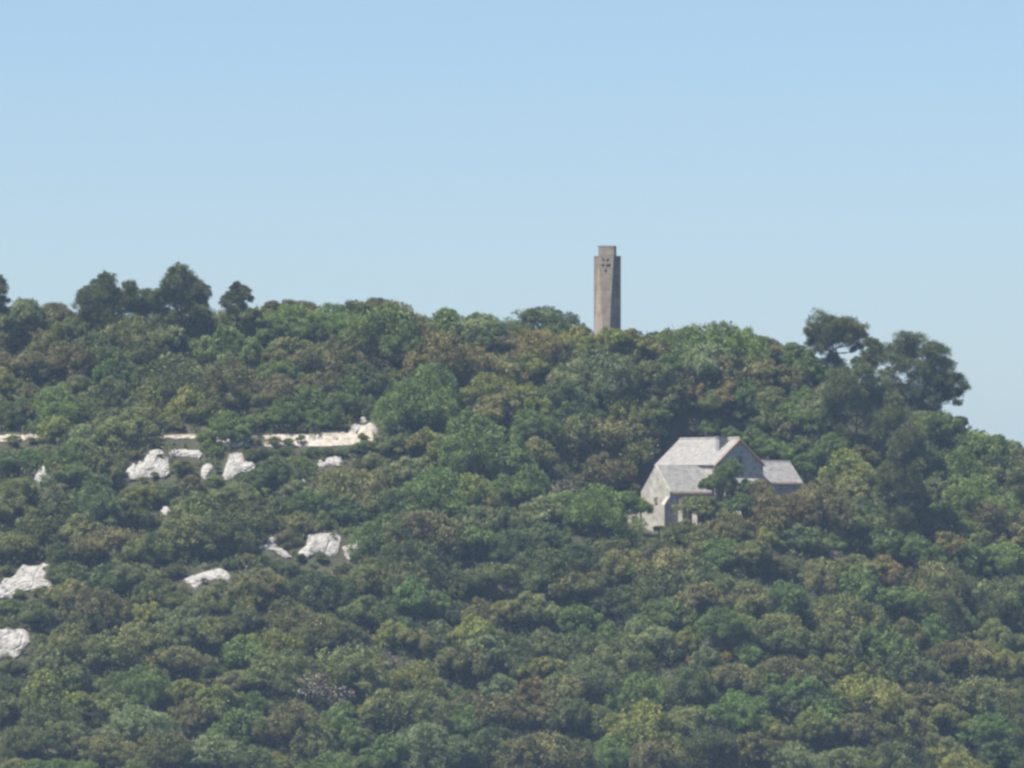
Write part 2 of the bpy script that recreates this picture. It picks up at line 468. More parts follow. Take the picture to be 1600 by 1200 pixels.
# ------------------------------------------------------------------ tower
def tower():
    ty = 50.0
    k = 1 + ty / DIST
    s = k / PPM
    cx = wx(949, ty)
    base = float(terrain(cx, ty)) - .6
    ztop, zw = wz(386, ty), wz(401.5, ty)
    zb = wz(525, ty)
    root = link('memorial_tower', None, loc=(cx, ty, base), rot=(0, 0, math.radians(-6)))
    tag(root, 'tall brown stone memorial tower with carved cross standing on the skyline', 'tower')
    Z = lambda z: z - base
    # plan: a wide slab (the wings) crossed by a pier whose sides splay towards the foot
    hw = 20.5 * s                                   # half width of the wings
    wd = .55                                        # half thickness of the wings
    ht = 12.3 * s                                   # half width of the pier at the top
    dep = 1.62                                      # the pier's half depth
    w = MB(); w.box(-hw, hw, -wd, wd, 0, Z(zw)); w.build('wing_slab', M_TOWER, root)
    p = MB()
    levels = [(0, 4.2 * s, 21.2 * s), (Z(zb), 5.2 * s, 19.8 * s), (Z(wz(460, ty)), 8.2 * s, 16.4 * s), (Z(wz(420, ty)), 10.6 * s, 13.8 * s), (Z(wz(402, ty)), 11.9 * s, 12.7 * s), (Z(wz(401.6, ty)), ht, ht + .01), (Z(ztop), ht, ht + .01)]
    rings = []
    for z, f, b in levels:
        bi = len(p.v)
        p.v += [(-f, -dep, z), (f, -dep, z), (b, -wd - .003, z), (b, wd + .003, z), (f, dep, z), (-f, dep, z), (-b, wd + .003, z), (-b, -wd - .003, z)]
        rings.append(bi)
    for a, b in zip(rings, rings[1:]):
        for i in range(8):
            j = (i + 1) % 8
            p.f.append((a + i, a + j, b + j, b + i))
    p.f.append(tuple(rings[-1] + i for i in range(8))); p.f.append(tuple(rings[0] + i for i in reversed(range(8))))
    pier = p.build('pier', M_TOWER, root)
    # carved cross: recesses cut into the head of the pier, with a raised upright between them
    c = MB()
    def notch(pts, name=None):
        c.prism([(x * s, -dep - .3, Z(wz(py, ty))) for x, py in pts], (0, .3 + .42, 0))
    ox = -.6
    def sh(P): return [((x - 947.7) * 1.16 + 947.7 + ox - 948.0, (y - 415.5) * 1.12 + 415.5) for x, y in P]
    notch(sh([(943.0, 405.6), (945.4, 406.0), (946.3, 409.4), (944.6, 410.6)]))
    notch(sh([(950.6, 410.6), (949.0, 409.4), (950.2, 406.0), (952.6, 405.2), (952.2, 408.4)]))
    notch(sh([(941.2, 414.2), (946.2, 414.6), (946.2, 417.2), (943.4, 417.2)]))
    notch(sh([(949.2, 414.6), (951.8, 414.4), (954.2, 412.8), (954.6, 417.2), (949.2, 417.2)]))
    notch(sh([(946.3, 421.2), (949.3, 421.2), (948.9, 425.4), (946.8, 425.0)]))
    cut = link('emblem_cutter', c.mesh('emblem_cutter', M_TOWER))
    cut.parent = root
    md = pier.modifiers.new('carving', 'BOOLEAN'); md.operation = 'DIFFERENCE'; md.solver = 'EXACT'; md.object = cut
    bpy.context.view_layer.update()
    dg = bpy.context.evaluated_depsgraph_get()
    nm = bpy.data.meshes.new_from_object(pier.evaluated_get(dg))
    pier.modifiers.clear(); pier.data = nm
    bpy.data.objects.remove(cut)
    e = MB()
    e.box((946.7 + ox - 948) * s, (948.7 + ox - 948) * s, -dep - .03, -dep - .002, Z(wz(420.6, ty)), Z(wz(402.8, ty)))
    e.box((942.6 + ox - 948) * s, (953.2 + ox - 948) * s, -dep - .026, -dep - .003, Z(wz(413.4, ty)), Z(wz(411.4, ty)))
    tag(e.build('carved_cross', M_TOWER, root), 'carved cross with dark recesses near the tower top')
    cap = MB(); cap.box(-ht - .03, ht + .03, -dep - .03, dep + .03, Z(ztop) + .003, Z(ztop) + .14); cap.build('coping', M_ROCK, root)
    for sg in (-1, 1):
        q = MB(); x0, x1 = sorted((sg * (ht + .02), sg * (hw + .03))); q.box(x0, x1, -wd - .03, wd + .03, Z(zw) + .003, Z(zw) + .11); q.build('wing_coping', M_ROCK, root)
tower()

# ------------------------------------------------------------------ chapel
def roof_courses(name, r0, r1, e0, e1, mat, parent, n=12, th=.035):
    """one roof slope: overlapping courses of slabs from the eave (e0-e1) to the ridge (r0-r1)"""
    r0, r1, e0, e1 = map(Vector, (r0, r1, e0, e1))
    nrm = (e1 - e0).cross(r0 - e0).normalized()
    if nrm.z < 0: nrm = -nrm
    b = MB(); st = 14
    for k in range(n):
        a0, a1 = k / n, min(1, (k + 1.25) / n)
        for i in range(st):
            f0, f1 = i / st, (i + 1) / st
            j = random.uniform(-.12, .12) / n; l = random.uniform(0, .02)
            lo0 = e0.lerp(e1, f0).lerp(r0.lerp(r1, f0), max(0, a0 + j)); lo1 = e0.lerp(e1, f1).lerp(r0.lerp(r1, f1), max(0, a0 + j))
            hi0 = e0.lerp(e1, f0).lerp(r0.lerp(r1, f0), a1); hi1 = e0.lerp(e1, f1).lerp(r0.lerp(r1, f1), a1)
            up = nrm * (th + l); low = nrm * .012
            b.poly([lo0 + up, lo1 + up, hi1 + low, hi0 + low])
            b.poly([lo0 - nrm * .02, lo1 - nrm * .02, lo1 + up, lo0 + up])
        for f in (0, 1):
            pe, pr = e0.lerp(e1, f), r0.lerp(r1, f)
            b.poly([pe.lerp(pr, a0) - nrm * .1, pe.lerp(pr, a1) - nrm * .1, pe.lerp(pr, a1) + low, pe.lerp(pr, a0) + nrm * th])
    b.poly([e0 - nrm * .1, e1 - nrm * .1, r1 - nrm * .1, r0 - nrm * .1])
    m = bpy.data.meshes.new(name); m.from_pydata(b.v, [], b.f); m.update(); m.materials.append(mat)
    return link(name, m, parent)

def strip(name, p, q, r, mat, parent):
    """thin edge board from p to q, radius r"""
    b = MB(); b.tube([p, q], [r, r], 4)
    return b.build(name, mat, parent)

def chapel():
    y0 = 17.0; k = 1 + y0 / DIST; s = k / PPM
    zg = wz(832, y0)                                # ground at the facade
    near = Vector((wx(1156, y0), y0, 0))
    A = math.radians(60)
    ud = Vector((math.cos(A), -math.sin(A), 0))
    L = 90 * s / math.cos(A); W = 41 * s / math.sin(A)
    origin = near - ud * L
    root = link('stone_chapel', None, loc=(origin.x, origin.y, zg), rot=(0, 0, -A))
    tag(root, 'pale stone chapel with crossing slab roofs half hidden among the oaks', 'chapel')
    Z = lambda py: (832 - py) * s
    zr, ze = Z(685), Z(727)
    sub = -3.5
    # nave: x 0..L, ridge on y=0, half width W
    b = MB(); b.prism([(0, -W + .25, sub), (0, W - .25, sub), (0, W - .25, ze - .1), (0, 0, zr - .22), (0, -W + .25, ze - .1)], (L - .15, 0, 0))
    b.build('nave_wall', M_WALL, root)
    roofs = []
    rn = roof_courses('nave_roof', (-.15, 0, zr), (L, 0, zr), (-.15, -W, ze), (L, -W, ze), M_ROOF, root, 14)
    roof_courses('nave_roof', (L, 0, zr), (-.15, 0, zr), (L, W, ze), (-.15, W, ze), M_ROOF, root, 14)
    strip('ridge_stone', (-.15, 0, zr + .05), (L, 0, zr + .05), .13, M_ROOF, rn)
    strip('verge_trim', (L + .02, -W, ze - .12), (L + .02, 0, zr - .12), .09, M_TERRA, rn)
    strip('verge_trim', (L + .02, W, ze - .12), (L + .02, 0, zr - .12), .09, M_TERRA, rn)
    # left transept (towards the camera's left): centre x = xc, runs to local y = -W - len
    xc = L * (1090 - 1025) / 90.0; hw = 23 * s / math.cos(A)
    ln = 66 * s / math.sin(A)
    z2, e2 = Z(728), Z(769)
    yf = -W - ln
    b = MB(); b.prism([(xc - hw + .12, yf, sub), (xc + hw - .25, yf, sub), (xc + hw - .25, yf, e2 - .05), (xc, yf, z2 - .02), (xc - hw + .12, yf, e2 - .05)], (0, ln + .35, 0))
    b.build('transept_wall', M_WALL, root)
    # coping along the raised facade gable
    for sg in (-1, 1):
        strip('gable_coping', (xc + sg * (hw - .02), yf + .1, e2 + .02), (xc, yf + .1, z2 + .12), .13, M_WALL, root)
    r1 = roof_courses('transept_roof', (xc, yf + .15, z2), (xc, -W + .3, z2), (xc + hw, yf + .15, e2), (xc + hw, -W + .3, e2), M_ROOFG, root, 13)
    roof_courses('transept_roof', (xc, -W + .3, z2), (xc, yf + .15, z2), (xc - hw, -W + .3, e2), (xc - hw, yf + .15, e2), M_ROOFG, root, 13)
    strip('eave_trim', (xc + hw - .03, yf + .1, e2 - .12), (xc + hw - .03, -W + .2, e2 - .12), .10, M_TERRA, r1)
    # right transept behind the nave
    h3 = 19 * s / math.cos(A); z3, e3 = Z(721), Z(754)
    x3 = L * .74
    xe = near.x
    back = (1066 + 41 + 90 * x3 / L)
    l3 = (1238 - back) * s / math.sin(A)
    b = MB(); b.prism([(x3 - h3 + .2, W - .4, sub), (x3 + h3 - .2, W - .4, sub), (x3 + h3 - .2, W - .4, e3 - .08), (x3, W - .4, z3 - .15), (x3 - h3 + .2, W - .4, e3 - .08)], (0, l3 + .25, 0))
    b.build('transept_wall', M_WALL, root)
    r3 = roof_courses('transept_roof', (x3, W - .3, z3), (x3, W + l3, z3), (x3 + h3, W - .3, e3), (x3 + h3, W + l3, e3), M_ROOFG, root, 11)
    roof_courses('transept_roof', (x3, W + l3, z3), (x3, W - .3, z3), (x3 - h3, W + l3, e3), (x3 - h3, W - .3, e3), M_ROOFG, root, 11)
    strip('eave_trim', (x3 + h3 - .03, W, e3 - .12), (x3 + h3 - .03, W + l3, e3 - .12), .10, M_TERRA, r3)
    strip('ridge_stone', (x3, W - .3, z3 + .04), (x3, W + l3, z3 + .04), .11, M_ROOFG, r3)
    # bell-cote like chimney on the nave roof
    cxp = L * (1128 - 1066) / 90.0 + 2.0
    b = MB(); b.box(cxp - .38, cxp + .38, -1.75, -.55, zr - 2.2, zr + .12)
    ch = b.build('chimney', M_ROOF, rn)
    b = MB(); b.box(cxp - .46, cxp + .46, -1.85, -.45, zr + .123, zr + .24); b.build('chimney_cap', M_ROOFG, ch)
    # facade: small window, corner buttress, low porch with dark opening
    def window(face, cx, cz, w, h, parent, dark=M_GLASS, nm='window'):
        """face: 'f' facade plane (local y = yf, looking -y) / 'g' gable (local x = L - .15, looking +x) / 'r' right transept side"""
        fr = MB(); t = .12
        def B(m, a0, a1, z0, z1, o0, o1):
            if face[0] == 'y': m.box(a0, a1, face[1] - o1, face[1] - o0, z0, z1)
            else: m.box(face[1] + o0, face[1] + o1, a0, a1, z0, z1)
        g = MB(); B(g, cx - w / 2, cx + w / 2, cz - h / 2, cz + h / 2, .003, .02)
        p = g.build(nm, dark, parent)
        for a0, a1, zz0, zz1 in ((cx - w / 2 - t, cx - w / 2, cz - h / 2 - t, cz + h / 2 + t), (cx + w / 2, cx + w / 2 + t, cz - h / 2 - t, cz + h / 2 + t),
                                 (cx - w / 2, cx + w / 2, cz + h / 2, cz + h / 2 + t), (cx - w / 2, cx + w / 2, cz - h / 2 - t, cz - h / 2)):
            B(fr, a0, a1, zz0, zz1, .002, .16)
        fr.build('frame', M_WALL, p)
    window(('y', yf), xc + .15, Z(781), .42, .55, root)
    # corner buttress with sloping cap, and a second one along the transept side
    def buttress(bx0, bx1, by0, by1, ztop, drop, side):
        m = MB()
        if side == 'x':
            m.prism([(bx0, by0, sub), (bx1, by0, sub), (bx1, by0, ztop - drop), (bx0, by0, ztop)], (0, by1 - by0, 0))
        else:
            m.prism([(bx0, by1, sub), (bx0, by0, sub), (bx0, by0, ztop - drop), (bx0, by1, ztop)], (bx1 - bx0, 0, 0))
        return m.build('buttress', M_WALL, root)
    buttress(xc + hw - 1.15, xc + hw - .26, yf - .75, yf - .003, Z(776), 1.0, 'y')
    buttress(xc + hw - .247, xc + hw + .75, yf + 1.2, yf + 2.1, Z(779), .8, 'x')
    # lean-to beside the transept
    m = MB(); m.prism([(xc + hw - .247, yf + 2.6, sub), (xc + hw + 1.9, yf + 2.6, sub), (xc + hw + 1.9, yf + 2.6, Z(797)), (xc + hw - .247, yf + 2.6, Z(784))], (0, 2.6, 0))
    lt = m.build('lean_to_wall', M_WALL, root)
    roof_courses('lean_to_roof', (xc + hw - .24, yf + 2.4, Z(779)), (xc + hw - .24, yf + 5.3, Z(779)), (xc + hw + 2.1, yf + 2.4, Z(795)), (xc + hw + 2.1, yf + 5.3, Z(795)), M_ROOF, root, 6)
    # low annex at the left of the facade
    ya = yf + .4
    m = MB(); m.box(xc - hw - 3.9, xc - hw + .117, ya, ya + 3.0, sub, Z(800)); m.build('annex_wall', M_WALL, root)
    m = MB(); m.prism([(xc - hw - 4.1, ya - .25, Z(799)), (xc - hw + .115, ya - .25, Z(799)), (xc - hw + .115, ya + 3.2, Z(787)), (xc - hw - 4.1, ya + 3.2, Z(787))], (0, 0, .16)); m.build('annex_roof', M_ROOFG, root)
    window(('y', ya), xc - hw - 1.7, Z(812.5), 1.7, 1.0, root, M_WOOD, 'shutter')
    m = MB(); m.box(xc - hw - .1, xc - hw + .3, yf - .28, yf - .003, sub, Z(800)); m.build('pilaster', M_WALL, root)
    # porch in front of the shaded gable
    gx_ = L - .15
    m = MB(); m.prism([(gx_ + .003, -.6, Z(775)), (gx_ + .003, 2.6, Z(775)), (gx_ + .003, 2.6, sub), (gx_ + .003, -.6, sub)], (1.7, 0, 0)); m.build('porch_wall', M_WALL, root)
    pr = roof_courses('porch_roof', (gx_ + .01, -.9, Z(746)), (gx_ + .01, 2.9, Z(746)), (gx_ + 2.2, -.9, Z(761)), (gx_ + 2.2, 2.9, Z(761)), M_ROOF, root, 6)
    strip('eave_trim', (gx_ + 2.17, -.9, Z(761) - .12), (gx_ + 2.17, 2.9, Z(761) - .12), .09, M_TERRA, pr)
    m = MB(); m.prism([(gx_ + .003, -.6, Z(775) + .003), (gx_ + 1.68, -.6, Z(775) + .003), (gx_ + 1.68, -.6, Z(761)), (gx_ + .003, -.6, Z(748))], (0, .3, 0)); m.build('porch_side', M_WALL, root)
    window(('x', gx_), -1.6, Z(765), .8, 1.4, root)
    window(('x', gx_), .1, Z(718), .45, .8, root)
chapel()
def terrace():
    y = 13.6
    m = MB()
    pts = [(944, 828), (958, 825.5), (986, 829), (1006, 840), (1008, 848), (984, 836), (946, 834)]
    x0, x1 = wx(944, y), wx(988, y)
    zt = wz(828, y)
    o = link('stone_terrace', None, loc=((x0 + x1) / 2, y, zt))
    tag(o, 'low pale stone terrace wall in front of the chapel annex', 'terrace')
    n = 9; w = (x1 - x0)
    x = -w / 2
    while x < w / 2 - .1:
        bw = min(random.uniform(.35, .6), w / 2 - x)
        h = random.uniform(-.05, .08)
        b = MB(); b.box(x + .012, x + bw - .012, -.35 + random.uniform(-.04, .04), .35, -.12, h + .06); b.build('coping_stone', M_BANK, o)
        x += bw
    b = MB(); b.box(-w / 2, w / 2, -.28, .3, -3.0, -.123); b.build('wall', M_BANK, o)
    b = MB(); b.box(-w / 2, w / 2 + .6, .353, 3.6, -2.5, -.06); b.build('paving', M_BANK, o)
terrace()

# ------------------------------------------------------------------ crowns and trunks
def leaf_quads(C, N, size, aspect=1.0):
    """quads centred on C with normals N"""
    n = len(C)
    R = rng.normal(size=(n, 3)); T = np.cross(N, R); T /= np.linalg.norm(T, axis=1, keepdims=True) + 1e-9
    B = np.cross(N, T)
    s = size * rng.uniform(.65, 1.25, (n, 1))
    a = T * s; b = B * s * aspect
    V = np.stack([C - a * 1.0, C - b * .8, C + a * 1.0, C + b * .8], 1).reshape(-1, 3)
    return V, np.arange(n * 4).reshape(-1, 4)
def unit(v): return v / (np.linalg.norm(v, axis=-1, keepdims=True) + 1e-9)

def crown_mesh(name, lobes, clumps, leaves, lsize, flat=.82, csize=(.13, .27), jit=.7, low=-.8):
    """crown of half width 1: lobes -> leaf clumps -> leaves"""
    L = []
    for i in range(lobes):
        a = 2.4 * i + rng.uniform(-.7, .7); r = rng.uniform(.38, .92) if i else 0
        L.append((r * math.cos(a), r * math.sin(a), (.22 - .75 * r + rng.uniform(-.22, .28)) * flat if i else .16, rng.uniform(.22, .46)))
    C, Rr = [], []
    while len(C) < clumps:
        x, y, z, r = L[rng.integers(len(L))]
        d = unit(rng.normal(size=3))
        if d[2] < low: continue
        p = np.array([x, y, z]) + d * r * rng.uniform(.8, 1.05) * np.array([1, 1, flat * 1.1])
        cr = rng.uniform(*csize)
        # keep clumps on the outside of the crown
        if any(np.linalg.norm((p - np.array(l[:3])) / np.array([1, 1, flat])) < l[3] * .62 for l in L): continue
        m = np.hypot(p[0], p[1]) + cr * .6
        if m > 1.3: p[:2] *= 1.3 / m
        C.append(p); Rr.append(cr)
    C = np.array(C); Rr = np.array(Rr)
    V, F, T = [], [], []; base = 0
    ct = rng.uniform(0, 1, len(C))
    for c, r, t in zip(C, Rr, ct):
        n = int(leaves * (r / np.mean(csize)) ** 2)
        d = unit(rng.normal(size=(n, 3)) + np.array([0, 0, .45]) + .5 * unit(c))
        P = c + d * r * (rng.uniform(.5, 1.05, (n, 1)) + .45 * rng.uniform(0, 1, (n, 1)) ** 6) * np.array([1, 1, .85])
        N = unit(d + jit * rng.normal(size=(n, 3)))
        v, f = leaf_quads(P, N, lsize)
        V.append(v); F.append(f + base); base += len(v)
        T.append(np.clip(.72 * t + .28 * rng.uniform(0, 1, n), 0, 1))
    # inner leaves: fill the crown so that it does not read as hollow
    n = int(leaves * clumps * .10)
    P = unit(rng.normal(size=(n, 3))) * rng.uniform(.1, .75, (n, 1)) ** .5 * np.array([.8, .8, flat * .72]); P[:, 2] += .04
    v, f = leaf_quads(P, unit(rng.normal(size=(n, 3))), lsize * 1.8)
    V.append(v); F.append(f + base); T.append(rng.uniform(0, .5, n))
    return mesh_np(name, np.concatenate(V), np.concatenate(F), np.concatenate(T), mat=FOL['O'])

def trunk_mesh(name, seed):
    """unit trunk: foot at z = 0, fork at about .55, limbs to about 1.1"""
    r = random.Random(seed); b = MB()
    lean = (r.uniform(-.1, .1), r.uniform(-.1, .1))
    b.tube([(0, 0, -.25), (lean[0] * .5, lean[1] * .5, .25), (lean[0], lean[1], .55)], [.085, .065, .055], 6)
    for i in range(4):
        a = i * 1.6 + r.uniform(-.4, .4); q = r.uniform(.25, .45)
        b.tube([(lean[0], lean[1], .5), (lean[0] + q * .5 * math.cos(a), lean[1] + q * .5 * math.sin(a), .75), (lean[0] + q * math.cos(a), lean[1] + q * math.sin(a), r.uniform(.98, 1.15))], [.045, .032, .016], 5)
    return b.mesh(name, M_BARK, smooth=True)

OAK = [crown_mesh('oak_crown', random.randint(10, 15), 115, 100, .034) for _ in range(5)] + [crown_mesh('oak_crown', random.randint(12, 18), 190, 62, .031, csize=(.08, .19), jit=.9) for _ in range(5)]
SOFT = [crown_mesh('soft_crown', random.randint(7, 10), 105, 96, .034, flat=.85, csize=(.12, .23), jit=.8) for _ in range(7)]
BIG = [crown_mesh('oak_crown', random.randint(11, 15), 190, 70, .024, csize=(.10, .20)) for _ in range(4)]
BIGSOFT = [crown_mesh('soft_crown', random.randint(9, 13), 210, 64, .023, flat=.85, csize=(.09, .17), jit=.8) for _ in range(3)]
TWIG = [crown_mesh('twiggy_crown', 5, 40, 34, .045, flat=.9, csize=(.15, .28), jit=1.5) for _ in range(2)]
TRUNKS = [trunk_mesh('trunk', i) for i in range(5)]

NAMES = {'O': ('evergreen_oak', 'olive green evergreen oak'), 'D': ('evergreen_oak', 'dark green evergreen oak'),
         'S': ('evergreen_oak', 'pale sage green oak'), 'T': ('russet_oak', 'tan tinged oak'), 'B': ('russet_oak', 'brownish oak'),
         'R': ('russet_oak', 'rust tinged oak'), 'G': ('deciduous_oak', 'fresh green leafy oak'), 'Y': ('deciduous_oak', 'yellow green leafy oak'), 'L': ('deciduous_oak', 'bright lime green oak'),
         'K': ('dry_bush', 'grey twiggy dry bush'), 'b': ('broom_bush', 'bright yellow flowering broom'), 'r': ('red_bush', 'small red leaved bush'),
         'P': ('pine_tree', 'dark green pine')}
CATS = {'evergreen_oak': 'oak', 'russet_oak': 'oak', 'deciduous_oak': 'oak', 'dry_bush': 'bush', 'broom_bush': 'bush', 'red_bush': 'bush', 'pine_tree': 'pine'}
GROUPS = {'evergreen_oak': 'evergreen oaks covering the hill', 'russet_oak': 'oaks in brown new leaf', 'deciduous_oak': 'green oaks among the evergreens', 'dry_bush': 'dry bushes',
          'broom_bush': 'yellow broom bushes', 'red_bush': 'red leaved bushes'}
placed = []      # (object, px, py, w, kind)
def solve(px, py, w, lift=.85, y=None):
    r0 = w / 2 / PPM
    if y is None: y = hit(px, py, r0 * lift)
    k = 1 + y / DIST
    r = r0 * k
    x, z = wx(px, y), wz(py, y)
    g = float(terrain(x, y))
    return x, y, z, g, r
def tree(px, py, w, kind, y=None, aspect=None, lift=.85):
    own = aspect is None
    if own:
        aspect = random.uniform(.82, 1.32)
        ell = ((PXG - px) / (w * .52)) ** 2 + ((PYG - py - (aspect - 1) * .40 * w) / (w * .48 * aspect)) ** 2 < 1
        if (ell & clear).sum() > .03 * max(1, ell.sum()): aspect = .78
        py += (aspect - 1) * .40 * w
    if y is None:
        y = hit(px, py, w / 2 / PPM * lift)
        # a crown right above a rock or wall stands further back, so that it does not roof it over
        if w > 30 and (clear & (abs(PXG - px) < .4 * w) & (PYG > py + .3 * w) & (PYG < py + .95 * w)).any(): y += .7 * w / 2 / PPM
    x, y, z, g, r = solve(px, py, w, lift, y)
    h = z - g
    if h < .35 * r: z = g + .35 * r; h = .35 * r
    nm = NAMES[kind][0]
    root = link(nm, None, loc=(x, y, g), rot=(0, 0, random.uniform(0, 6.28)))
    big = w > 84
    var = (BIGSOFT if big else SOFT) if kind in 'GYbrL' else TWIG if kind == 'K' else BIG if big else OAK
    c = link('crown', random.choice(var), root, loc=(0, 0, h), scale=(r * random.uniform(.92, 1.16), r * random.uniform(.9, 1.12), r * aspect))
    c.material_slots[0].link = 'OBJECT'; c.material_slots[0].material = FOL[kind]
    c.rotation_euler = (random.uniform(-.12, .12), random.uniform(-.12, .12), 0)
    t = link('trunk', random.choice(TRUNKS), root, scale=(min(h, r * 1.3), min(h, r * 1.3), h))
    tag(root, None, CATS[nm], GROUPS.get(nm))
    placed.append((root, px, py, w, kind))
    return root

